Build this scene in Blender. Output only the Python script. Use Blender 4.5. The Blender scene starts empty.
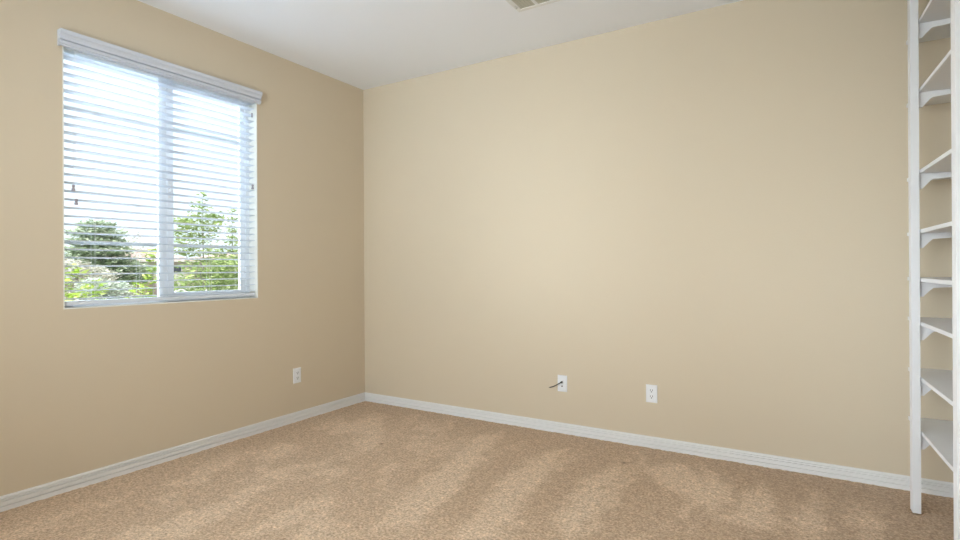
import bpy, bmesh, math, random
from mathutils import Vector, Matrix, noise
PI = math.pi
sc = bpy.context.scene
C = sc.collection

# ------------------------------------------------------------------ camera
cam_d = bpy.data.cameras.new('camera'); cam = bpy.data.objects.new('camera', cam_d); C.objects.link(cam)
YAW, PITCH, ROLL = -0.5445, 0.0003, -0.0056
f = Vector((math.sin(YAW)*math.cos(PITCH), math.cos(YAW)*math.cos(PITCH), math.sin(PITCH)))
r = Vector((math.cos(YAW), -math.sin(YAW), 0)); u = r.cross(f)
r2 = r*math.cos(ROLL)+u*math.sin(ROLL); u2 = -r*math.sin(ROLL)+u*math.cos(ROLL)
m = Matrix((r2, u2, -f)).transposed().to_4x4(); m.translation = Vector((3.3404, -3.5431, 1.1644))
cam.matrix_world = m
cam_d.sensor_width = 36; cam_d.lens = 539.11/960*36; cam_d.shift_y = -2.32/960
cam_d.clip_start = 0.02; cam_d.clip_end = 600
sc.camera = cam

# ------------------------------------------------------------------ world: bright hazy sky, brightest to the west outside the window
EXPO = 0.21
SKY_HORIZON, SKY_HIGH_WEST, SW_FILL_GLOW = 1.35, 2.5, 13.0
w = bpy.data.worlds.new('sky'); sc.world = w; w.use_nodes = True
nt = w.node_tree; nt.nodes.clear()
tc = nt.nodes.new('ShaderNodeTexCoord'); sp = nt.nodes.new('ShaderNodeSeparateXYZ')
nt.links.new(tc.outputs['Generated'], sp.inputs[0])
def mrange(src, a, b, c, d):
    q = nt.nodes.new('ShaderNodeMapRange'); q.interpolation_type = 'SMOOTHSTEP'
    for k, v in (('From Min', a), ('From Max', b), ('To Min', c), ('To Max', d)): q.inputs[k].default_value = v
    nt.links.new(src, q.inputs['Value']); return q.outputs[0]
west = mrange(sp.outputs['X'], 0.15, -0.45, 0, 1)       # 1 towards the window side
high = mrange(sp.outputs['Z'], 0.30, 0.55, 0, 1)        # 1 well above the horizon
mu = nt.nodes.new('ShaderNodeMath'); mu.operation = 'MULTIPLY'; nt.links.new(west, mu.inputs[0]); nt.links.new(high, mu.inputs[1])
st = nt.nodes.new('ShaderNodeMapRange'); st.inputs['To Min'].default_value = SKY_HORIZON; st.inputs['To Max'].default_value = SKY_HIGH_WEST
nt.links.new(mu.outputs[0], st.inputs['Value'])
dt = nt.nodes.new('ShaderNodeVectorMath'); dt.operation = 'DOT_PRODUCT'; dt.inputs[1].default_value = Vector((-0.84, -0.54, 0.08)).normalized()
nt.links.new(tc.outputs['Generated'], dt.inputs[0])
glow = mrange(dt.outputs["Value"], 0.68, 0.985, 0, SW_FILL_GLOW)   # added sky glow, out of view, to light the back wall and posts
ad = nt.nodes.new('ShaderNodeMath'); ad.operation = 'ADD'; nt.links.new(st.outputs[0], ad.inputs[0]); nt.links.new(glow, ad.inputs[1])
bg = nt.nodes.new('ShaderNodeBackground'); bg.inputs['Color'].default_value = (0.84, 0.92, 1.0, 1)
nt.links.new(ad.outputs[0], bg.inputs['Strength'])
wo = nt.nodes.new('ShaderNodeOutputWorld'); nt.links.new(bg.outputs[0], wo.inputs[0])

def area(name, loc, rot, sx, sy, power, col, portal=False):
    l = bpy.data.lights.new(name, 'AREA'); l.shape = 'RECTANGLE'; l.size = sx; l.size_y = sy
    l.energy = power; l.color = col
    if portal: l.cycles.is_portal = True
    o = bpy.data.objects.new(name, l); o.location = loc; o.rotation_euler = rot; C.objects.link(o); return o
# portal in the window opening (guides the sky light, emits nothing itself)
area('window_portal', (-0.155, -1.668, 1.66), (0, -PI/2, 0), 1.4, 1.17, 1, (1, 1, 1), portal=True)
# daylight from the open sky above the window
ha = area('window_daylight', (-1.45, -1.668, 3.55), (0, 0, 0), 1.8, 1.5, 320, (0.70, 0.85, 1.0))
ha.rotation_euler = (Vector((0, -1.668, 1.60))-Vector(ha.location)).to_track_quat('-Z', 'Y').to_euler()
# added fill light behind an invented side window, unseen beside the camera
sw_ = area('side_fill_light', (-0.24, -3.73, 1.55), (0, 0, 0), 1.10, 1.40, 36, (0.84, 0.93, 1.0))
sw_.rotation_euler = (Vector((1.0, 0.25, 0.12))).to_track_quat('-Z', 'Y').to_euler()
# added fill light outside an invented rear window, out of view
rw = area('rear_fill_light', (1.9, -4.60, 1.55), (0, 0, 0), 1.9, 1.5, 50, (0.82, 0.92, 1.0)); rw.data.spread = math.radians(108)
rw.rotation_euler = Vector((-0.15, 1.0, 0.10)).to_track_quat('-Z', 'Y').to_euler()
# warm fill from an added ceiling lamp, unseen behind the camera
FILL_LAMP = area('added_lamp_light', (2.3, -3.1, 2.60), (0, 0, 0), 0.34, 0.34, 9, (1.0, 0.86, 0.62)); FILL_LAMP.data.shape = 'DISK'
# sun high over the house, from the east: lights the gardens but does not enter the room
sl = bpy.data.lights.new('sun', 'SUN'); sl.energy = 6.0; sl.angle = 0.01; sl.color = (1, 0.96, 0.88)
so = bpy.data.objects.new('sun', sl); C.objects.link(so)
so.rotation_euler = Vector((-0.55, 0.35, -0.75)).to_track_quat('-Z', 'Y').to_euler()
sc.view_settings.view_transform = 'Standard'; sc.view_settings.look = 'None'
sc.view_settings.gamma = 1; sc.view_settings.use_curve_mapping = False
sc.view_settings.exposure = EXPO

# ------------------------------------------------------------------ materials
def mat(name, col, rough=0.5, spec=0.5, metal=0.0):
    m = bpy.data.materials.new(name); m.use_nodes = True
    b = m.node_tree.nodes['Principled BSDF']
    b.inputs['Base Color'].default_value = (*col, 1); b.inputs['Roughness'].default_value = rough
    b.inputs['Specular IOR Level'].default_value = spec; b.inputs['Metallic'].default_value = metal
    return m
def noise_bump(m, scale, strength, dist, detail=3):
    n = m.node_tree; b = n.nodes['Principled BSDF']
    t = n.nodes.new('ShaderNodeTexCoord'); z = n.nodes.new('ShaderNodeTexNoise')
    z.inputs['Scale'].default_value = scale; z.inputs['Detail'].default_value = detail
    p = n.nodes.new('ShaderNodeBump'); p.inputs['Strength'].default_value = strength; p.inputs['Distance'].default_value = dist
    n.links.new(t.outputs['Object'], z.inputs['Vector']); n.links.new(z.outputs['Fac'], p.inputs['Height'])
    n.links.new(p.outputs[0], b.inputs['Normal']); return z
def noise_colour(m, scale, c1, c2, lo=0.35, hi=0.65, detail=4, coord='Object', stretch=None):
    n = m.node_tree; b = n.nodes['Principled BSDF']
    t = n.nodes.new('ShaderNodeTexCoord'); z = n.nodes.new('ShaderNodeTexNoise')
    z.inputs['Scale'].default_value = scale; z.inputs['Detail'].default_value = detail
    k = n.nodes.new('ShaderNodeValToRGB'); k.color_ramp.elements[0].position = lo; k.color_ramp.elements[1].position = hi
    k.color_ramp.elements[0].color = (*c1, 1); k.color_ramp.elements[1].color = (*c2, 1)
    src = t.outputs[coord]
    if stretch:
        mp = n.nodes.new('ShaderNodeMapping'); mp.inputs['Scale'].default_value = stretch
        n.links.new(src, mp.inputs[0]); src = mp.outputs[0]
    n.links.new(src, z.inputs['Vector']); n.links.new(z.outputs['Fac'], k.inputs[0])
    n.links.new(k.outputs[0], b.inputs['Base Color'])

M = {}
M['wall'] = mat('wall_paint', (0.628, 0.530, 0.397), 0.75, 0.25); noise_bump(M['wall'], 90, 0.25, 0.0015)
M['ceiling'] = mat('ceiling_paint', (0.86, 0.875, 0.915), 0.9, 0.1); noise_bump(M['ceiling'], 60, 0.25, 0.002)
M['trim'] = mat('trim_paint', (0.79, 0.775, 0.765), 0.38, 0.5)
M['shelf'] = mat('shelf_paint', (0.74, 0.735, 0.745), 0.42, 0.5); noise_bump(M['shelf'], 40, 0.1, 0.001)
M['blind'] = mat('blind_white', (0.68, 0.72, 0.78), 0.45, 0.4)
M['valance'] = mat('valance_white', (0.60, 0.62, 0.68), 0.45, 0.4)
M['cord'] = mat('cord', (0.75, 0.75, 0.76), 0.8, 0.2)
M['tassel'] = mat('tassel', (0.30, 0.27, 0.30), 0.5, 0.4)
M['vinyl'] = mat('window_vinyl', (0.82, 0.84, 0.87), 0.35, 0.5)
M['jamb'] = mat('jamb_paint', (0.80, 0.79, 0.74), 0.6, 0.3)
M['plate'] = mat('plate_plastic', (0.80, 0.80, 0.82), 0.3, 0.5)
M['slot'] = mat('slot_dark', (0.03, 0.03, 0.03), 0.6, 0.3)
M['cable'] = mat('cable_black', (0.018, 0.018, 0.02), 0.4, 0.4)
M['brass'] = mat('connector_metal', (0.35, 0.33, 0.28), 0.35, 0.5, 0.9)
M['vent'] = mat('register_white', (0.74, 0.74, 0.73), 0.4, 0.4)
M['louvre'] = mat('register_louvre', (0.50, 0.48, 0.40), 0.5, 0.3)
M['duct'] = mat('duct_dark', (0.10, 0.10, 0.10), 0.8, 0.2)
M['lampglass'] = mat('lamp_glass', (0.9, 0.88, 0.82), 0.3, 0.5)
# thin window glass: clear with a faint reflection
g = bpy.data.materials.new('window_glass'); g.use_nodes = True; n = g.node_tree; n.nodes.clear()
tr = n.nodes.new('ShaderNodeBsdfTransparent'); tr.inputs[0].default_value = (0.96, 0.98, 0.98, 1)
gl = n.nodes.new('ShaderNodeBsdfGlossy'); gl.inputs['Roughness'].default_value = 0.02
fr = n.nodes.new('ShaderNodeFresnel'); fr.inputs[0].default_value = 1.3
mx = n.nodes.new('ShaderNodeMixShader'); out = n.nodes.new('ShaderNodeOutputMaterial')
n.links.new(fr.outputs[0], mx.inputs[0]); n.links.new(tr.outputs[0], mx.inputs[1]); n.links.new(gl.outputs[0], mx.inputs[2]); n.links.new(mx.outputs[0], out.inputs[0])
M['glass'] = g
def leafmat(name, c1, c2, c3):
    m = bpy.data.materials.new(name); m.use_nodes = True; n = m.node_tree; n.nodes.clear()
    ge = n.nodes.new('ShaderNodeNewGeometry'); k = n.nodes.new('ShaderNodeValToRGB')
    e = k.color_ramp.elements; e[0].color = (*c1, 1); e[1].color = (*c3, 1); q = e.new(0.5); q.color = (*c2, 1)
    n.links.new(ge.outputs['Random Per Island'], k.inputs[0])
    d = n.nodes.new('ShaderNodeBsdfDiffuse'); t = n.nodes.new('ShaderNodeBsdfTranslucent')
    mx = n.nodes.new('ShaderNodeMixShader'); mx.inputs[0].default_value = 0.3
    o = n.nodes.new('ShaderNodeOutputMaterial')
    n.links.new(k.outputs[0], d.inputs[0]); n.links.new(k.outputs[0], t.inputs[0])
    n.links.new(d.outputs[0], mx.inputs[1]); n.links.new(t.outputs[0], mx.inputs[2]); n.links.new(mx.outputs[0], o.inputs[0])
    return m
M['leaf_green'] = leafmat('leaf_green', (0.18, 0.26, 0.10), (0.34, 0.44, 0.16), (0.55, 0.60, 0.32))
M['leaf_lime'] = leafmat('leaf_lime', (0.17, 0.27, 0.04), (0.32, 0.43, 0.07), (0.52, 0.56, 0.22))
M['needle'] = leafmat('needle_dark', (0.22, 0.28, 0.18), (0.38, 0.45, 0.31), (0.60, 0.64, 0.52))
M['leaf_grey'] = leafmat('leaf_grey', (0.30, 0.36, 0.28), (0.50, 0.55, 0.46), (0.70, 0.72, 0.66))
M['leaf_tan'] = leafmat('leaf_tan', (0.42, 0.41, 0.33), (0.56, 0.54, 0.46), (0.70, 0.67, 0.60))
M['bark'] = mat('bark', (0.26, 0.24, 0.20), 0.9, 0.1); noise_bump(M['bark'], 30, 0.6, 0.01)
M['stucco'] = mat('stucco_cream', (0.34, 0.29, 0.24), 0.9, 0.1); noise_bump(M['stucco'], 8, 0.3, 0.01)
M['roof'] = mat('roof_tiles', (0.3, 0.22, 0.2), 0.9, 0.1); noise_colour(M['roof'], 1.2, (0.30, 0.22, 0.20), (0.42, 0.33, 0.30))
M['housetrim'] = mat('house_trim', (0.4, 0.38, 0.35), 0.7, 0.2)
M['darkglass'] = mat('house_glass', (0.03, 0.035, 0.045), 0.1, 0.5)
M['fencewood'] = mat('fence_wood', (0.16, 0.12, 0.11), 0.9, 0.1); noise_colour(M['fencewood'], 3, (0.15, 0.11, 0.10), (0.24, 0.18, 0.165), stretch=(1, 6, 0.3))
M['road'] = mat('concrete', (0.45, 0.43, 0.41), 0.9, 0.1); noise_colour(M['road'], 0.8, (0.40, 0.38, 0.36), (0.50, 0.48, 0.46))
M['lawn'] = mat('lawn', (0.12, 0.17, 0.06), 0.95, 0.05); noise_colour(M['lawn'], 1.5, (0.10, 0.15, 0.05), (0.19, 0.25, 0.10))
M['neutral_ground'] = mat('neutral_ground', (0.20, 0.18, 0.155), 0.95, 0.05); noise_colour(M['neutral_ground'], 40, (0.15, 0.135, 0.12), (0.25, 0.225, 0.195))
M['exterior'] = mat('exterior_stucco', (0.4, 0.36, 0.3), 0.9, 0.1)

# carpet: twisted pile colour with speckle; lighter where the vacuum laid the pile over (attribute "nap")
m = bpy.data.materials.new('carpet'); m.use_nodes = True; n = m.node_tree; b = n.nodes['Principled BSDF']
b.inputs['Roughness'].default_value = 1.0; b.inputs['Specular IOR Level'].default_value = 0.05
b.inputs['Sheen Weight'].default_value = 0.15; b.inputs['Sheen Roughness'].default_value = 0.6
at = n.nodes.new('ShaderNodeAttribute'); at.attribute_name = 'nap'
tcx = n.nodes.new('ShaderNodeTexCoord')
z1 = n.nodes.new('ShaderNodeTexNoise'); z1.inputs['Scale'].default_value = 80; z1.inputs['Detail'].default_value = 4; z1.inputs['Roughness'].default_value = 0.75
z2 = n.nodes.new('ShaderNodeTexNoise'); z2.inputs['Scale'].default_value = 28; z2.inputs['Detail'].default_value = 3
for z in (z1, z2): n.links.new(tcx.outputs['Object'], z.inputs['Vector'])
k1 = n.nodes.new('ShaderNodeValToRGB'); e = k1.color_ramp.elements
e[0].position = 0.36; e[0].color = (0.37, 0.255, 0.165, 1); e[1].position = 0.64; e[1].color = (0.76, 0.60, 0.43, 1)
q = e.new(0.5); q.color = (0.56, 0.42, 0.285, 1)
n.links.new(z1.outputs['Fac'], k1.inputs[0])
k2 = n.nodes.new('ShaderNodeMapRange'); k2.inputs['From Min'].default_value = 0.3; k2.inputs['From Max'].default_value = 0.7
k2.inputs['To Min'].default_value = 0.86; k2.inputs['To Max'].default_value = 1.12
n.links.new(z2.outputs['Fac'], k2.inputs['Value'])
k3 = n.nodes.new('ShaderNodeMapRange'); k3.inputs['To Min'].default_value = 0.86; k3.inputs['To Max'].default_value = 1.24; k3.clamp = False
n.links.new(at.outputs['Fac'], k3.inputs['Value'])
mm = n.nodes.new('ShaderNodeMath'); mm.operation = 'MULTIPLY'; n.links.new(k2.outputs[0], mm.inputs[0]); n.links.new(k3.outputs[0], mm.inputs[1])
vm = n.nodes.new('ShaderNodeVectorMath'); vm.operation = 'SCALE'; n.links.new(k1.outputs[0], vm.inputs[0]); n.links.new(mm.outputs[0], vm.inputs['Scale'])
tint = n.nodes.new('ShaderNodeMix'); tint.data_type = 'RGBA'; tint.inputs[6].default_value = (1.05, 0.97, 0.92, 1); tint.inputs[7].default_value = (1.0, 0.99, 1.01, 1)
n.links.new(at.outputs['Fac'], tint.inputs[0])
vt_ = n.nodes.new('ShaderNodeVectorMath'); vt_.operation = 'MULTIPLY'; n.links.new(vm.outputs[0], vt_.inputs[0]); n.links.new(tint.outputs[2], vt_.inputs[1])
n.links.new(vt_.outputs[0], b.inputs['Base Color'])
bp = n.nodes.new('ShaderNodeBump'); bp.inputs['Strength'].default_value = 0.9; bp.inputs['Distance'].default_value = 0.006
n.links.new(z1.outputs['Fac'], bp.inputs['Height']); n.links.new(bp.outputs[0], b.inputs['Normal'])
M['carpet'] = m

# ------------------------------------------------------------------ helpers
def tag(o, label=None, cat=None, group=None, kind=None):
    if label: o['label'] = label
    if cat: o['category'] = cat
    if group: o['group'] = group
    if kind: o['kind'] = kind
    return o
def empty(name, loc=(0, 0, 0), parent=None):
    o = bpy.data.objects.new(name, None); C.objects.link(o); o.location = loc; o.empty_display_size = 0.1
    if parent: o.parent = parent
    return o
def link(name, bm, material, parent=None, loc=(0, 0, 0), smooth=False, bevel=0):
    me = bpy.data.meshes.new(name)
    bmesh.ops.recalc_face_normals(bm, faces=bm.faces)
    bm.to_mesh(me); bm.free(); me.materials.append(M[material])
    if smooth:
        for p in me.polygons: p.use_smooth = True
    o = bpy.data.objects.new(name, me); C.objects.link(o); o.location = loc
    if parent: o.parent = parent
    if bevel:
        b = o.modifiers.new('bevel', 'BEVEL'); b.width = bevel; b.segments = 2; b.limit_method = 'ANGLE'; b.angle_limit = 0.6
    return o
def box(bm, x0, x1, y0, y1, z0, z1, rot=None):
    x0, x1 = sorted((x0, x1)); y0, y1 = sorted((y0, y1)); z0, z1 = sorted((z0, z1))
    mt = Matrix.Translation(((x0+x1)/2, (y0+y1)/2, (z0+z1)/2)) @ Matrix.Diagonal((x1-x0, y1-y0, z1-z0, 1))
    if rot: mt = rot @ mt
    bmesh.ops.create_cube(bm, size=1, matrix=mt); return bm
def B(*a): return box(bmesh.new(), *a)
def cyl(bm, p, q, r1, r2=None, seg=16):
    p, q = Vector(p), Vector(q); d = q-p; r2 = r1 if r2 is None else r2
    mt = Matrix.Translation((p+q)/2) @ d.to_track_quat('Z', 'Y').to_matrix().to_4x4()
    bmesh.ops.create_cone(bm, cap_ends=True, segments=seg, radius1=r1, radius2=r2, depth=d.length, matrix=mt); return bm
def prism(bm, pts, axis, a, b):      # polygon pts in the plane across axis, extruded from a to b
    def v(p, t):
        return {'x': (t, p[0], p[1]), 'y': (p[0], t, p[1]), 'z': (p[0], p[1], t)}[axis]
    A = [bm.verts.new(v(p, a)) for p in pts]; Bv = [bm.verts.new(v(p, b)) for p in pts]
    bm.faces.new(A); bm.faces.new(Bv)
    for i in range(len(pts)):
        j = (i+1) % len(pts); bm.faces.new((A[i], A[j], Bv[j], Bv[i]))
    return bm
def tube(bm, pts, rad, seg=10):
    pts = [Vector(p) for p in pts]; rings = []
    for i, p in enumerate(pts):
        d = (pts[min(i+1, len(pts)-1)]-pts[max(i-1, 0)]).normalized(); q = d.to_track_quat('Z', 'Y')
        rr = rad[i] if isinstance(rad, (list, tuple)) else rad
        rings.append([bm.verts.new(p+q @ Vector((rr*math.cos(2*PI*k/seg), rr*math.sin(2*PI*k/seg), 0))) for k in range(seg)])
    for a, b in zip(rings, rings[1:]):
        for k in range(seg): bm.faces.new((a[k], a[(k+1) % seg], b[(k+1) % seg], b[k]))
    bm.faces.new(rings[0]); bm.faces.new(rings[-1]); return bm

# ------------------------------------------------------------------ room shell
H = 2.74; XR = 4.22; YF = -4.40; T = 0.16
WY0, WY1, WZ0, WZ1 = -2.2545, -1.080, 0.958, 2.385      # window opening in the left wall
bm = bmesh.new()
VY0, VY1, VZ0, VZ1 = -4.28, -3.18, 0.86, 2.30             # opening for the added side window, out of frame to the left
box(bm, -T, 0, VY1, WY0, -0.1, H); box(bm, -T, 0, WY1, T, -0.1, H); box(bm, -T, 0, YF-T, VY0, -0.1, H)
box(bm, -T, 0, VY0, VY1, -0.1, VZ0); box(bm, -T, 0, VY0, VY1, VZ1, H)
box(bm, -T, 0, WY0, WY1, -0.1, WZ0); box(bm, -T, 0, WY0, WY1, WZ1, H)
bmesh.ops.remove_doubles(bm, verts=bm.verts, dist=1e-5)
tag(link('wall_left', bm, 'wall'), kind='structure')
tag(link('wall_back', B(0, XR+T, 0, T, -0.1, H), 'wall'), kind='structure')
tag(link('wall_right', B(XR, XR+T, YF-T, 0, -0.1, H), 'wall'), kind='structure')
bm = bmesh.new()                                         # wall behind the camera, with an opening for the added rear window
box(bm, 0, 0.95, YF-T, YF, -0.1, H); box(bm, 2.85, XR, YF-T, YF, -0.1, H)
box(bm, 0.95, 2.85, YF-T, YF, -0.1, 0.8); box(bm, 0.95, 2.85, YF-T, YF, 2.3, H)
tag(link('wall_front', bm, 'wall'), kind='structure')
tag(link('ceiling', B(-T, XR+T, YF-T, T, H, H+0.2), 'ceiling'), kind='structure')

# rear window added to let fill light in (unseen, behind the camera)
w2 = tag(empty('fill_window_2', (1.9, YF, 0.8)), kind='structure')
bm = bmesh.new()
for a in ((-0.95, -0.90, 0, 1.5), (0.90, 0.95, 0, 1.5), (-0.90, 0.90, 0, 0.05), (-0.90, 0.90, 1.45, 1.5), (-0.03, 0.03, 0.05, 1.45)):
    box(bm, a[0], a[1], -0.12, -0.06, a[2], a[3])
link('window_frame', bm, 'vinyl', w2, bevel=0.003)
link('glass_pane', B(-0.90, 0.90, -0.093, -0.089, 0.05, 1.45), 'glass', w2)

# side window added in the left wall for fill light, out of frame
w3 = tag(empty('fill_window_3', (0, VY0, VZ0)), kind='structure')
bm = bmesh.new(); ww = VY1-VY0; wh_ = VZ1-VZ0
for a in ((0, 0.05, 0, wh_), (ww-0.05, ww, 0, wh_), (0.05, ww-0.05, 0, 0.05), (0.05, ww-0.05, wh_-0.05, wh_), (ww/2-0.02, ww/2+0.02, 0.05, wh_-0.05)):
    box(bm, -0.13, -0.08, a[0], a[1], a[2], a[3])
link('window_frame', bm, 'vinyl', w3, bevel=0.003)
link('glass_pane', B(-0.107, -0.103, 0.05, ww-0.05, 0.05, wh_-0.05), 'glass', w3)

# floor: slab and carpet with vacuum marks
PATCH = [  # light patches of pile laid over by the vacuum, in floor metres
 [(1.38, -0.31), (1.50, -0.18), (1.80, -1.30), (1.84, -1.62), (1.66, -1.78), (1.55, -1.3)],
 [(2.03, -0.26), (2.05, -0.50), (2.14, -1.13), (2.19, -1.55), (2.05, -1.66), (1.90, -1.0), (1.90, -0.49)],
 [(2.39, -0.30), (2.47, -0.93), (2.50, -1.10), (2.46, -1.40), (2.33, -1.23), (2.30, -0.80)],
 [(3.13, -0.24), (3.19, -0.5), (3.23, -0.83), (3.08, -0.87), (2.99, -0.85), (3.07, -0.56)],
 [(3.38, -0.22), (3.41, -0.5), (3.42, -0.72), (3.31, -0.82), (3.27, -0.68), (3.34, -0.47)],
 [(2.44, -0.12), (2.56, -0.36), (2.66, -0.20), (2.80, -0.28), (2.97, -0.60), (2.96, -0.82), (2.82, -0.66), (2.70, -0.62), (2.62, -0.50), (2.52, -0.44)],
 [(2.80, -0.17), (2.90, -0.29), (3.02, -0.46), (3.02, -0.68), (2.86, -0.50)],
 [(3.57, -0.34), (3.63, -0.55), (3.56, -0.68), (3.52, -0.53)],
 [(0.95, -0.12), (1.05, -0.12), (1.42, -1.0), (1.36, -1.15)],
 [(0.62, -0.14), (0.72, -0.14), (1.05, -0.95), (0.98, -1.05)],
 [(0.40, -0.25), (0.47, -0.25), (0.75, -0.9), (0.68, -0.98)]]
def insd(p, poly):
    c = False; j = len(poly)-1
    for i in range(len(poly)):
        if (poly[i][1] > p[1]) != (poly[j][1] > p[1]) and p[0] < (poly[j][0]-poly[i][0])*(p[1]-poly[i][1])/(poly[j][1]-poly[i][1])+poly[i][0]: c = not c
        j = i
    return c
def pdist(p, poly):
    best = 9; P = Vector(p)
    for i in range(len(poly)):
        a = Vector(poly[i]); b_ = Vector(poly[(i+1) % len(poly)]); d = b_-a
        t = max(0, min(1, (P-a).dot(d)/d.length_squared)); best = min(best, (P-a-d*t).length)
    return best if insd(p, poly) else -best
def sm(a, b, x):
    t = max(0, min(1, (x-a)/(b-a))); return t*t*(3-2*t)
def nap(x, y):
    nx = noise.noise(Vector((x*9, y*9, 3)))*0.045 + noise.noise(Vector((x*28, y*28, 7)))*0.03
    px = x+nx; py = y+noise.noise(Vector((x*9, y*9, 13)))*0.045
    v = 0.0
    for i, poly in enumerate(PATCH):
        xs = [q[0] for q in poly]; ys = [q[1] for q in poly]
        if min(xs)-.12 < px < max(xs)+.12 and min(ys)-.12 < py < max(ys)+.12:
            v = max(v, sm(-0.045, 0.045, pdist((px, py), poly))*(0.85 if i < 8 else 0.5))
    left = 1-sm(1.1, 2.0, x+0.25*y+0.3)          # trodden, mottled pile nearer the window side
    a = sm(-0.12, 0.30, noise.noise(Vector((x*4.2+y*1.1, y*2.4, 21)))+0.55*noise.noise(Vector((x*10, y*7, 33))))
    v = max(v, (0.25+0.60*a)*left*sm(0.10, 0.45, -y)*sm(0.05, 0.40, x))
    a2 = sm(0.05, 0.40, noise.noise(Vector((x*5.5, y*1.6+x*0.8, 51)))+0.4*noise.noise(Vector((x*16, y*10, 63))))
    v = max(v, 0.55*a2*sm(0.18, 0.6, -y)*(1-left))
    v = max(v, 0.30*sm(1.1, 1.8, -y))
    v += 0.16*noise.noise(Vector((x*35, y*35, 5)))+0.10*noise.noise(Vector((x*18, y*18, 9)))
    v -= 0.22*sm(2.5, 3.5, x)
    for sx, sy in ((0.9195, -0.8215), (2.4143, -0.7705), (2.4014, -0.3573)): v -= 1.6*math.exp(-((x-sx)**2+(y-sy)**2)/0.016**2)
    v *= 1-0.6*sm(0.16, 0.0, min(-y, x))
    return max(-1.5, min(1.0, v+0.08))
tag(link('floor_slab', B(-T, XR+T, YF-T, T, -0.3, -0.02), 'exterior'), kind='structure')
bm = bmesh.new()
STEP = 0.016
nxn = int(XR/STEP); nyn = int(-YF/STEP)
rng = random.Random(4)
grid = [[None]*(nyn+1) for _ in range(nxn+1)]
vals = []
for i in range(nxn+1):
    for j in range(nyn+1):
        x = XR*i/nxn; y = YF*j/nyn
        z = 0 if i in (0, nxn) or j in (0, nyn) else rng.uniform(-0.0025, 0.0015)
        for px_, py_ in ((3.777, -0.288), (3.807, -1.012)):            # dents pressed into the pile by the shelf posts
            dd = max(abs(x-px_), abs(y-py_)); z -= 0.014*(1-sm(0.024, 0.040, dd))
        grid[i][j] = bm.verts.new((x, y, z)); vals.append(nap(x, y) if y > -3.2 else 0.4)
for i in range(nxn):
    for j in range(nyn):
        bm.faces.new((grid[i][j], grid[i+1][j], grid[i+1][j+1], grid[i][j+1]))
bm.verts.index_update()
me = bpy.data.meshes.new('floor'); bm.to_mesh(me); bm.free(); me.materials.append(M['carpet'])
atr = me.attributes.new('nap', 'FLOAT', 'POINT'); atr.data.foreach_set('value', vals)
for p in me.polygons: p.use_smooth = True
if me.polygons[0].normal.z < 0: me.flip_normals()
fl = bpy.data.objects.new('floor', me); C.objects.link(fl); tag(fl, kind='structure')

# baseboards: moulded profile with bead grooves
BH = 0.0721; BT = 0.0135
prof = [(0.0, -0.01), (BT, -0.01), (BT, 0.0215), (BT-0.009, 0.0220), (BT-0.009, 0.0265), (BT-0.001, 0.0275), (BT-0.001, 0.0455),
        (BT-0.009, 0.0460), (BT-0.009, 0.0500), (BT-0.003, 0.051), (BT-0.003, 0.0565), (BT-0.0105, 0.0570), (BT-0.0105, 0.0605), (BT-0.0055, 0.0615),
        (BT-0.0065, 0.0685), (BT-0.0085, BH), (0.0, BH)]
def board(name, side):
    bm = bmesh.new()
    def pt(d, z, end):
        if side == 'left': return (d, -d if end == 0 else YF+d, z)
        if side == 'back': return (d if end == 0 else XR-d, -d, z)
        if side == 'right': return (XR-d, -d if end == 0 else YF+d, z)
        return (d if end == 0 else XR-d, YF+d, z)
    A = [bm.verts.new(pt(d, z, 0)) for d, z in prof]; Z = [bm.verts.new(pt(d, z, 1)) for d, z in prof]
    bm.faces.new(A); bm.faces.new(Z)
    for i in range(len(prof)):
        j = (i+1) % len(prof); bm.faces.new((A[i], A[j], Z[j], Z[i]))
    return tag(link(name, bm, 'trim'), kind='structure')
for s in ('left', 'back', 'right', 'front'): board('baseboard_'+s, s)

# ------------------------------------------------------------------ window_1: sliding window of two sashes
w1 = tag(empty('window_1', (0, -1.667, WZ0)), kind='structure')
def W(name, bmf, material, **k):
    o = link(name, bmf, material, None, **k); o.parent = w1; o.matrix_parent_inverse = Matrix.Translation((0, 1.667, -WZ0)); return o
# painted return of the opening
bm = bmesh.new(); j = 0.006
box(bm, -0.085, 0.001, WY0, WY0+j, WZ0, WZ1); box(bm, -0.085, 0.001, WY1-j, WY1, WZ0, WZ1)
box(bm, -0.085, 0.001, WY0+j, WY1-j, WZ0, WZ0+j); box(bm, -0.085, 0.001, WY0+j, WY1-j, WZ1-j, WZ1)
W('jamb', bm, 'jamb')
# outer frame
bm = bmesh.new(); fx0, fx1 = -0.150, -0.085
box(bm, fx0, fx1, WY0, WY0+0.040, WZ0, WZ1); box(bm, fx0, fx1, WY1-0.034, WY1, WZ0, WZ1)
box(bm, fx0, fx1, WY0+0.040, WY1-0.034, WZ0, WZ0+0.026); box(bm, fx0, fx1, WY0+0.040, WY1-0.034, WZ1-0.03, WZ1)
W('window_frame', bm, 'vinyl', bevel=0.002)
# fixed left light with its meeting stile
bm = bmesh.new()
box(bm, -0.145, -0.122, -1.700, -1.662, WZ0+0.026, WZ1-0.03)
box(bm, -0.145, -0.130, WY0+0.040, WY0+0.052, WZ0+0.026, WZ1-0.03)
box(bm, -0.145, -0.130, WY0+0.052, -1.700, WZ0+0.026, WZ0+0.036); box(bm, -0.145, -0.130, WY0+0.052, -1.700, WZ1-0.042, WZ1-0.03)
W('fixed_sash', bm, 'vinyl', bevel=0.002)
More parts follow.
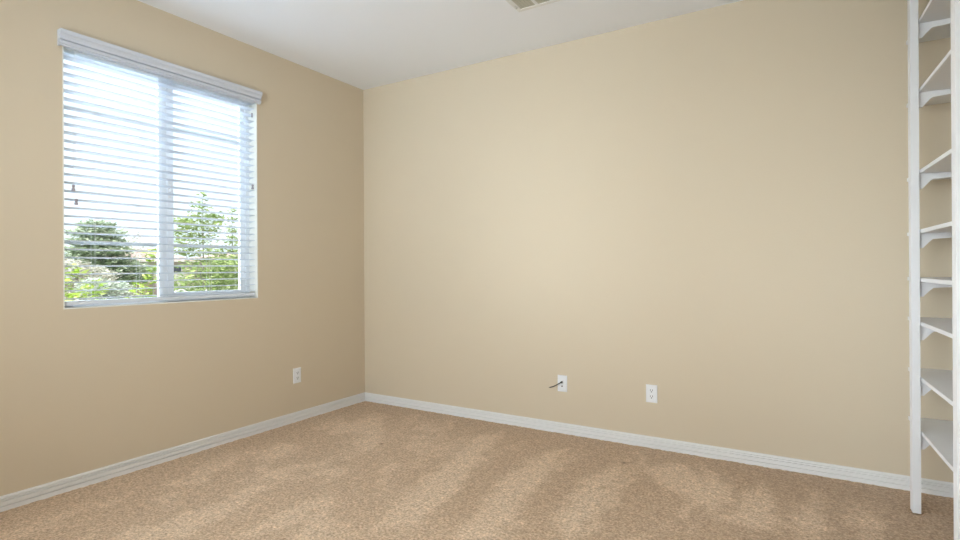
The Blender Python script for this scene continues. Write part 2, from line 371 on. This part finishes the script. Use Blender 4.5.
# sliding right sash
bm = bmesh.new()
box(bm, -0.118, -0.094, -1.662, -1.622, WZ0+0.026, WZ1-0.03)
box(bm, -0.118, -0.094, -1.152, WY1-0.034, WZ0+0.026, WZ1-0.03)
box(bm, -0.118, -0.094, -1.622, -1.152, WZ0+0.026, WZ0+0.062); box(bm, -0.118, -0.094, -1.622, -1.152, WZ1-0.070, WZ1-0.03)
W('sliding_sash', bm, 'vinyl', bevel=0.002)
# inner mullion post seen as two grey ribs with a bright groove between
bm = bmesh.new()
box(bm, -0.118, -0.090, -1.716, -1.688, WZ0+0.026, WZ1-0.03)
box(bm, -0.112, -0.098, -1.688, -1.662, WZ0+0.026, WZ1-0.03)
W('mullion', bm, 'vinyl', bevel=0.002)
for z in (1.318, 2.064):
    W('muntin', B(-0.141, -0.134, WY0+0.052, -1.700, z-0.010, z+0.010), 'vinyl')
    W('muntin', B(-0.110, -0.103, -1.622, -1.152, z-0.010, z+0.010), 'vinyl')
W('glass_pane', B(-0.1332, -0.1302, WY0+0.052, -1.700, WZ0+0.036, WZ1-0.042), 'glass')
W('glass_pane', B(-0.1022, -0.0992, -1.622, -1.152, WZ0+0.062, WZ1-0.070), 'glass')
bm = bmesh.new()
box(bm, -0.094, -0.088, -1.660, -1.640, 1.615, 1.735); box(bm, -0.088, -0.068, -1.657, -1.643, 1.655, 1.668); box(bm, -0.072, -0.066, -1.657, -1.643, 1.655, 1.715)
W('latch', bm, 'trim', bevel=0.002)

# ------------------------------------------------------------------ the blind
bl = tag(empty('window_blind', (0, -1.667, WZ1)), 'white slatted horizontal blind, slats open, hung in the window of the left wall', 'window blind')
inv = Matrix.Translation((0, 1.667, -WZ1))
def BL(name, bmf, material, parent=None, **k):
    o = link(name, bmf, material, None, **k); o.parent = parent or bl
    o.matrix_parent_inverse = inv if parent is None else Matrix(); return o
SY0, SY1 = -2.2445, -1.0930
BL('headrail', B(-0.062, -0.008, SY0, SY1, 2.336, 2.376), 'blind', bevel=0.002)
# crown-moulded valance with returns to the wall
vp = [(0.0440, 2.420), (0.0450, 2.416), (0.0440, 2.400), (0.0360, 2.3905), (0.0350, 2.3870), (0.0330, 2.3845), (0.0320, 2.3700), (0.0190, 2.3690), (0.0190, 2.3630),
      (0.0300, 2.3610), (0.0305, 2.3480), (0.0250, 2.3460), (0.0240, 2.338), (0.0150, 2.338), (0.0150, 2.420)]
bm = prism(bmesh.new(), vp, 'y', -2.2760, -1.0665)
prism(bm, [(0.002, 2.42), (0.015, 2.42), (0.015, 2.338), (0.002, 2.338)], 'y', -2.2760, -2.2660)
prism(bm, [(0.002, 2.42), (0.015, 2.42), (0.015, 2.338), (0.002, 2.338)], 'y', -1.0765, -1.0665)
BL('valance', bm, 'valance')
# one slat, then copies
TILT = math.radians(5.5)
def slat_mesh():
    bm = bmesh.new(); n_ = 6; hw = 0.0250; th = 0.0028; top = []; bot = []
    for i in range(n_+1):
        t = -1+2*i/n_; x = t*hw; z = 0.0022*(1-t*t)
        top.append((x, z+th/2)); bot.append((x, z-th/2))
    pts = top+bot[::-1]
    pts = [(p[0]*math.cos(TILT)-p[1]*math.sin(TILT), p[0]*math.sin(TILT)+p[1]*math.cos(TILT)) for p in pts]
    prism(bm, pts, 'y', SY0-(-1.667), SY1-(-1.667)); return bm
first = link('slat', slat_mesh(), 'blind'); first.parent = bl
PITCH_S = 0.0445; Z0S = 2.2995
SX = -0.0365
first.location = (SX, 0, Z0S-WZ1)
nslat = 29
for k in range(1, nslat+1):
    c = first.copy(); C.objects.link(c); c.parent = bl; c.location = (SX, 0, Z0S-PITCH_S*k-WZ1)
zb = 0.9865
BL('bottom_rail', B(-0.062, -0.010, SY0, SY1, zb-0.0105, zb+0.0105), 'blind', bevel=0.003)
for y in (-2.098, -1.862, -1.425, -1.215):
    bm = bmesh.new()
    for x in (-0.0105, -0.0628): cyl(bm, (x, y, zb+0.01), (x, y, 2.34), 0.0006, seg=6)
    for k in range(nslat+1):
        z = Z0S-PITCH_S*k-0.003; cyl(bm, (-0.0105, y, z+0.0025), (-0.0628, y, z-0.0025), 0.0005, seg=4)
    BL('ladder_cord', bm, 'cord')
    BL('lift_cord', cyl(bmesh.new(), (-0.036, y+0.004, zb+0.01), (-0.036, y+0.004, 2.34), 0.0005, seg=6), 'cord')
    BL('cord_button', cyl(bmesh.new(), (-0.036, y+0.002, zb-0.0135), (-0.036, y+0.002, zb-0.009), 0.007, seg=14), 'cord')
def pull(y, ztop, zend, y2=None):
    y2 = y if y2 is None else y2
    c = BL('pull_cord', tube(bmesh.new(), [(-0.004, y, ztop), (-0.003, (y+y2)/2, (ztop+zend)/2), (-0.003, y2, zend+0.030)], 0.0009, 6), 'cord')
    b_ = tube(bmesh.new(), [(-0.003, y2, zend+0.032), (-0.003, y2, zend+0.030), (-0.003, y2, zend+0.022), (-0.003, y2, zend+0.014), (-0.003, y2, zend+0.012), (-0.003, y2, zend)],
              [0.003, 0.0075, 0.0075, 0.0045, 0.0085, 0.0085], 12)
    BL('tassel', b_, 'tassel', smooth=False)
pull(-2.196, 2.345, 1.588, -2.2055); pull(-2.190, 2.345, 1.514, -2.1925); pull(-1.117, 2.345, 1.729)
BL('tassel', cyl(bmesh.new(), (-0.003, -1.1185, 2.236), (-0.003, -1.1185, 2.266), 0.005, seg=10), 'tassel')

# ------------------------------------------------------------------ wall plates
def plate_mesh(w_, h_, t):           # bevelled plate in local x (width), z (height), front towards +y
    bm = bmesh.new()
    a = [(-w_/2, 0, -h_/2), (w_/2, 0, -h_/2), (w_/2, 0, h_/2), (-w_/2, 0, h_/2)]
    e_ = 0.004
    b2 = [(x*(1), t*0.45, z) for x, _, z in a]
    c2 = [(math.copysign(abs(x)-e_, x), t, math.copysign(abs(z)-e_, z)) for x, _, z in a]
    R_ = [[bm.verts.new(p) for p in ring] for ring in (a, b2, c2)]
    bm.faces.new(R_[0]); bm.faces.new(R_[2])
    for p, q in zip(R_, R_[1:]):
        for i in range(4): bm.faces.new((p[i], p[(i+1) % 4], q[(i+1) % 4], q[i]))
    return bm
def outlet(loc, rotz, label):
    t = tag(empty('power_outlet', loc), label, 'power outlet', 'duplex power outlets'); t.rotation_euler.z = rotz
    link('cover_plate', plate_mesh(0.0715, 0.115, 0.006), 'plate', t)
    for s in (1, -1):
        cz = 0.0195*s; pts = []
        for k in range(24):
            a = 2*PI*k/24; x = 0.0172*math.cos(a); z = 0.0172*math.sin(a); pts.append((x, cz+max(-0.0135, min(0.0135, z))))
        rc = link('receptacle', prism(bmesh.new(), pts, 'y', 0.0055, 0.0078), 'plate', t)
        link('socket_slot', B(-0.0082, -0.0050, 0.0076, 0.0081, cz-0.001, cz+0.0095), 'slot', rc)
        link('socket_slot', B(0.0050, 0.0080, 0.0076, 0.0081, cz+0.000, cz+0.0088), 'slot', rc)
        link('socket_slot', cyl(bmesh.new(), (0, 0.0076, cz-0.0068), (0, 0.0081, cz-0.0068), 0.0034), 'slot', rc)
    link('screw', cyl(bmesh.new(), (0, 0.0058, 0), (0, 0.0068, 0), 0.0032), 'plate', t)
    return t
outlet((0, -0.7410, 0.3490), -PI/2, 'white double power outlet on the window wall, between window and room corner')
outlet((2.4832, 0, 0.3475), PI, 'white double power outlet low on the long back wall, right of the cable plate')
t = tag(empty('cable_wall_plate', (1.8678, 0, 0.3480)), 'small white wall plate with two cable jacks, low on the long back wall', 'wall plate'); t.rotation_euler.z = PI
link('cover_plate', plate_mesh(0.0715, 0.115, 0.006), 'plate', t)
for z in (0.012, -0.018):
    j_ = link('jack', cyl(bmesh.new(), (0, 0.0055, z), (0, 0.010, z), 0.0058, seg=6), 'brass', t)
    if z < 0: link('jack_hole', cyl(bmesh.new(), (0, 0.0100, z), (0, 0.0104, z), 0.0035, seg=12), 'slot', j_)
for z in (0.042, -0.042): link('screw', cyl(bmesh.new(), (0, 0.0058, z), (0, 0.0068, z), 0.003), 'plate', t)
cb = tag(empty('coaxial_cable', (1.8678, -0.011, 0.360)), 'short stub of black cable poking out of the cable wall plate', 'cable')
link('connector', cyl(bmesh.new(), (0, 0, 0), (0, -0.016, -0.001), 0.0062, seg=12), 'cable', cb)
path = []
P0, P1, P2, P3 = Vector((0, -0.014, -0.001)), Vector((-0.008, -0.032, -0.004)), Vector((-0.038, -0.042, -0.030)), Vector((-0.073, -0.047, -0.037))
for i in range(13):
    s = i/12; path.append(P0*(1-s)**3+P1*3*s*(1-s)**2+P2*3*s*s*(1-s)+P3*s**3)
link('cable_sheath', tube(bmesh.new(), path, 0.0036, 10), 'cable', cb, smooth=True)
link('bare_tip', cyl(bmesh.new(), P3, P3+Vector((-0.007, -0.0005, 0.0)), 0.0018, seg=8), 'brass', cb)

# ------------------------------------------------------------------ ceiling air register
vt = tag(empty('air_vent', (1.835, -0.578, H)), 'white metal air vent with beige louvres set in the ceiling', 'air vent')
VW, VD = 0.36, 0.30                                      # along +x and towards -y
bm = bmesh.new(); fr_ = 0.031; t0 = -0.006
for a in ((0, VW, 0, -fr_), (0, VW, -VD+fr_, -VD), (0, fr_, -fr_, -VD+fr_), (VW-fr_, VW, -fr_, -VD+fr_)):
    box(bm, a[0], a[1], a[2], a[3], t0, -0.0005)
link('vent_frame', bm, 'vent', vt, bevel=0.002)
secs = [(fr_, 0.127), (0.147, 0.223), (0.243, VW-fr_)]
for (a, b_) in ((0.127, 0.147), (0.223, 0.243)):
    link('divider', B(a, b_, -fr_, -VD+fr_, t0, -0.0005), 'vent', vt)
link('duct_opening', B(fr_, VW-fr_, -fr_, -VD+fr_, -0.0022, -0.0006), 'duct', vt)
for si, (a, b_) in enumerate(secs):
    cnt = 5
    for k in range(cnt):
        if si == 1:
            pass
        x = a+(b_-a)*(k+0.5)/cnt; s_ = (1, 0.3, -1)[si]; hw = (b_-a)/cnt*0.43
        pts = [(x-hw, -0.0045 if s_ > 0 else -0.0025), (x+hw, -0.0025 if s_ > 0 else -0.0045), (x+hw, -0.0018 if s_ > 0 else -0.0038), (x-hw, -0.0038 if s_ > 0 else -0.0018)]
        link('louvre', prism(bmesh.new(), pts, 'y', -fr_, -VD+fr_), 'louvre', vt)
bm = bmesh.new(); box(bm, 0.010, 0.020, -0.050, -0.085, -0.0095, -0.006); box(bm, 0.013, 0.017, -0.060, -0.074, -0.016, -0.009)
link('damper_lever', bm, 'vent', vt)

# ceiling lamp added for fill, unseen behind the camera (its light is set at the top)
cl = tag(empty('added_ceiling_lamp', (2.3, -3.1, H)), 'round white flush ceiling lamp, added for fill light, unseen behind the camera', 'ceiling lamp')
link('lamp_base', cyl(bmesh.new(), (0, 0, -0.03), (0, 0, -0.0005), 0.16, seg=32), 'vent', cl)
bm = bmesh.new(); bmesh.ops.create_uvsphere(bm, u_segments=32, v_segments=16, radius=0.15)
bmesh.ops.delete(bm, geom=[v for v in bm.verts if v.co.z > 0.001], context='VERTS')
for v in bm.verts: v.co.z = v.co.z*0.5-0.03
link('lamp_shade', bm, 'lampglass', cl, smooth=True)

# ------------------------------------------------------------------ white shelf unit on the right
TH = math.radians(2.3)                                   # the unit stands very slightly out of square
su = tag(empty('shelf_unit', (3.788, 0, 0)), 'tall white open shelf unit with slim posts against the right wall', 'shelf unit')
su.rotation_euler.z = TH
def S(name, bmf, **k):
    return link(name, bmf, 'shelf', su, **k)
POSTS = [(-0.307, -0.254), (-1.040, -0.988)]
DX = 0.362
for (a, b_) in POSTS: S('post', B(-0.0365, -0.0040, a, b_, -0.004, H-0.001), bevel=0.0008)
SHZ = [2.3165, 1.990, 1.6065, 1.3255, 1.0957, 0.8900, 0.6280, 0.3740]
for z in SHZ:
    S('shelf', prism(bmesh.new(), [(0, -0.001), (DX, -0.001-math.tan(TH)*DX), (DX, -1.32), (0, -1.32)], 'z', z-0.0088, z+0.0088), bevel=0.001)
    for (a, b_) in POSTS:
        zt = z-0.009; x0 = -0.0035; pr = [(x0, zt), (DX-0.01, zt), (DX-0.01, zt-0.016), (0.16, zt-0.021), (0.050, zt-0.028)]
        for k in range(1, 7):
            t_ = k/6; pr.append((0.050-0.038*t_, zt-0.028-0.042*t_**1.15))
        pr += [(x0, zt-0.0705)]
        yc = a+0.032
        S('shelf_bracket', prism(bmesh.new(), pr, 'y', yc-0.010, yc+0.010))

# ------------------------------------------------------------------ outdoors
GZ = -1.8
def flat(name, x0, x1, y0, y1, z, th, material, label=None, cat=None):
    o = link(name, B(x0, x1, y0, y1, z-th, z), material)
    return tag(o, label, cat) if label else tag(o, kind='structure')
flat('ground', -200, -0.17, -80, 160, GZ, 0.3, 'lawn')
flat('bounce_ground', -20, -0.18, -30, 60, GZ+0.02, 0.019, 'neutral_ground')  # unseen neutral ground, put in to keep green lawn bounce off the walls
flat('street', -82, -62, -60, 120, GZ+0.03, 0.029, 'road')
flat('garden_path', -61, -30, 5, 7, GZ+0.02, 0.019, 'road')

def leafcloud(rng, pts, size, droop=0.3, fold=0.25):
    bm = bmesh.new()
    for p in pts:
        s = size*rng.uniform(0.6, 1.25); a = rng.uniform(0, 2*PI)
        d = Vector((math.cos(a), math.sin(a), rng.uniform(-droop, 0.6))).normalized()
        sd = d.cross(Vector((rng.uniform(-.5, .5), rng.uniform(-.5, .5), 1))).normalized()
        nn = d.cross(sd)
        p = Vector(p); w_ = s*0.27
        v0 = bm.verts.new(p); v1 = bm.verts.new(p+d*s*0.45+sd*w_+nn*s*fold*0.3); v2 = bm.verts.new(p+d*s); v3 = bm.verts.new(p+d*s*0.45-sd*w_+nn*s*fold*0.3)
        bm.faces.new((v0, v1, v2)); bm.faces.new((v0, v2, v3))
    return bm
def tree(name, base, blobs, count, leaf, material, label, cat='tree', trunk=0.06, seed=1, group=None, shell=0.5):
    rng = random.Random(seed); t = tag(empty(name, base), label, cat, group)
    bx, by, bz = base; tot = sum(b[3]*b[4] for b in blobs); pts = []
    for (x, y, z, rx, rz) in blobs:
        for _ in range(max(4, int(count*rx*rz/tot))):
            while True:
                q = Vector((rng.uniform(-1, 1), rng.uniform(-1, 1), rng.uniform(-1, 1)))
                if q.length <= 1 and q.length > shell*rng.random(): break
            pts.append((x+q.x*rx-bx, y+q.y*rx-by, z+q.z*rz-bz))
    link('foliage', leafcloud(rng, pts, leaf), material, t)
    tz = max(b[2] for b in blobs)-bz; top = max(blobs, key=lambda b: b[2])
    bm = tube(bmesh.new(), [(0, 0, -0.05), ((top[0]-bx)*.3, (top[1]-by)*.3, tz*.4), ((top[0]-bx)*.8, (top[1]-by)*.8, tz*.75), (top[0]-bx, top[1]-by, tz)], [trunk, trunk*.8, trunk*.45, trunk*.12], 8)
    for b_ in blobs:
        z0 = max(0.2, (b_[2]-bz)*0.7); fz = min(1, z0/tz)
        s0 = Vector(((top[0]-bx)*fz, (top[1]-by)*fz, z0)); e_ = Vector((b_[0]-bx, b_[1]-by, b_[2]-bz))
        if (e_-s0).length > 0.1: tube(bm, [s0, (s0+e_)/2+Vector((0, 0, .02)), e_], [trunk*.3, trunk*.2, trunk*.08], 6)
    link('trunk', bm, 'bark', t)
    return t
# big leafy tree behind the right pane
tree('leafy_tree', (-6, 2.25, GZ),
     [(-6, 2.20, 2.47, .06, .09), (-6, 2.18, 2.30, .16, .08), (-6, 2.22, 2.14, .30, .09), (-6, 2.45, 2.10, .18, .10), (-6, 1.85, 2.02, .22, .08), (-6, 2.1, 1.98, .45, .11), (-6, 1.70, 1.80, .16, .10), (-6, 2.12, 1.84, .42, .12),
      (-6, 2.05, 1.66, .38, .12), (-6, 1.85, 1.50, .24, .10), (-6, 2.12, 1.48, .36, .10),
      (-6, 2.35, 1.22, .55, .17), (-6, 2.75, 1.25, .32, .14), (-6, 2.1, .95, .62, .22), (-6.1, 2.65, .95, .50, .24), (-6, 2.3, .65, .75, .28), (-6, 2.3, .1, .75, .5), (-6, 2.3, -.5, .6, .5)],
     7500, 0.10, 'leaf_green', 'tall leafy green tree outside the right-hand pane of the window', trunk=.02, seed=11, group='trees outside the window')
tree('slender_tree', (-7, 3.50, GZ),
     [(-7, 3.46, 2.40, .05, .09), (-7, 3.47, 2.20, .09, .07), (-7, 3.48, 2.00, .12, .09), (-7, 3.48, 1.78, .18, .10), (-7, 3.48, 1.58, .24, .11), (-7, 3.15, 1.50, .14, .08), (-7, 3.45, 1.36, .40, .13), (-7, 3.45, 1.1, .50, .2), (-7, 3.45, .8, .5, .3), (-7, 3.5, .3, .45, .4)],
     3800, 0.10, 'leaf_green', 'slender pointed green tree at the far right edge of the window view', trunk=.018, seed=12, group='trees outside the window')
# lime shrubs close to the house
tree('lime_shrub', (-3.6, -0.92, GZ),
     [(-3.6, -1.02, 1.28, .09, .14), (-3.6, -.76, 1.14, .10, .10), (-3.6, -.95, 1.02, .20, .10), (-3.6, -.62, .95, .14, .12), (-3.6, -.85, .80, .34, .14), (-3.6, -.8, .5, .38, .25), (-3.6, -.85, -.3, .35, .6)],
     1100, 0.10, 'leaf_lime', 'lime-green shrub close to the glass at the left edge of the window', 'shrub', 0.02, 13, 'lime shrubs below the window')
tree('lime_shrub', (-3.5, 0.04, GZ),
     [(-3.5, .03, 1.36, .09, .10), (-3.5, .02, 1.20, .10, .09), (-3.5, .02, 1.06, .10, .09), (-3.5, -.06, .92, .14, .10), (-3.5, -.08, .78, .20, .12), (-3.5, -.05, .5, .24, .22), (-3.5, .05, -.2, .25, .5)],
     800, 0.10, 'leaf_lime', 'lime-green shrub outside just left of the window\'s centre bars', 'shrub', 0.02, 14, 'lime shrubs below the window')
# dark evergreen across the lawn
tree('evergreen_tree', (-28, 10.35, GZ),
     [(-28, 10.05, 3.45, .9, .25), (-28, 10.05, 3.05, 1.3, .30), (-28, 10.0, 2.60, 1.4, .30), (-28, 10.1, 2.15, 1.6, .30), (-28, 9.4, 1.85, .9, .25), (-28, 10.7, 1.60, 1.3, .36), (-28, 11.2, 1.15, 1.5, .45), (-28, 11.5, .75, 1.3, .42), (-28, 10.6, .5, 1.1, .5)],
     9000, 0.26, 'needle', 'dark spreading evergreen tree across the lawn, seen through the left pane', trunk=.16, seed=15, group='trees outside the window')
tree('bare_tree', (-40, 17.5, GZ),
     [(-40, 16.5, 3.0, 1.3, .9), (-40, 18.2, 2.9, 1.3, 1.0), (-40, 17.3, 3.5, 1.1, .6)], 700, 0.22, 'leaf_tan', 'thin pale tree with few leaves behind the evergreen', trunk=.07, seed=16, group='trees outside the window', shell=.2)
tree('tan_bush', (-14, 3.5, GZ), [(-14, 3.3, 1.15, .55, .35), (-14, 3.9, .9, .6, .4), (-14, 3.5, 0, .9, .9)], 4200, 0.14, 'leaf_tan', 'pale dry-looking bush behind the lime shrub on the left', 'shrub', .03, 17)
tree('grey_bush', (-12, 3.35, GZ), [(-12, 3.05, .72, .42, .26), (-12, 3.5, .60, .45, .28), (-12, 3.2, 0, .7, .6)], 3200, 0.12, 'leaf_grey', 'grey-green bush low in the left pane below the evergreen', 'shrub', .03, 18)

# houses across the street
def house(loc, wd, dp, wh, rh, label):
    h = tag(empty('house', loc), label, 'house', 'houses across the street')
    link('wall', B(0, -dp, 0, wd, 0, wh), 'stucco', h)
    ov = 0.5; bm = bmesh.new(); v = [bm.verts.new(p) for p in ((ov, -ov, wh), (ov, wd+ov, wh), (-dp-ov, wd+ov, wh), (-dp-ov, -ov, wh), (-dp/2, dp/2, wh+rh), (-dp/2, wd-dp/2, wh+rh))]
    for q in ((0, 1, 5, 4), (2, 3, 4, 5), (1, 2, 5), (3, 0, 4), (0, 3, 2, 1)): bm.faces.new([v[i] for i in q])
    link('roof', bm, 'roof', h)
    link('fascia', B(ov, ov+0.08, -ov, wd+ov, wh-0.2, wh), 'housetrim', h)
    for i in range(3):
        y = wd*(0.18+0.3*i)
        fo = link('window', B(0.002, 0.08, y-0.8, y+0.8, wh-2.1, wh-0.8), 'housetrim', h)
        link('pane', B(0.08, 0.09, y-0.68, y+0.68, wh-1.98, wh-0.92), 'darkglass', fo)
    link('garage_door', B(0.002, 0.07, wd*0.55, wd*0.55+4.5, 0, 2.3), 'housetrim', h)
    return h
house((-86, 36.0, GZ), 14, 9, 4.4, 1.9, 'house with pinkish tiled roof across the street, behind the evergreen')
house((-84, 52.5, GZ), 14, 11, 4.6, 1.6, 'pale house across the street, glimpsed beside the big leafy tree')
bm = bmesh.new()
for k in range(50): box(bm, -59.05, -59.0, 20+k*0.22, 20.21+k*0.22, GZ, GZ+1.5)
t = tag(empty('garden_fence', (-59, 25, GZ)), 'dark brown wooden fence in front of the street below the evergreen', 'fence')
o = link('fence_boards', bm, 'fencewood'); o.parent = t; o.matrix_parent_inverse = Matrix.Translation((59, -25, -GZ))
for k in range(6):
    o = link('fence_post', B(-58.99, -58.87, 20+k*2.2-.06, 20+k*2.2+.06, GZ, GZ+1.65), 'fencewood'); o.parent = t; o.matrix_parent_inverse = Matrix.Translation((59, -25, -GZ))
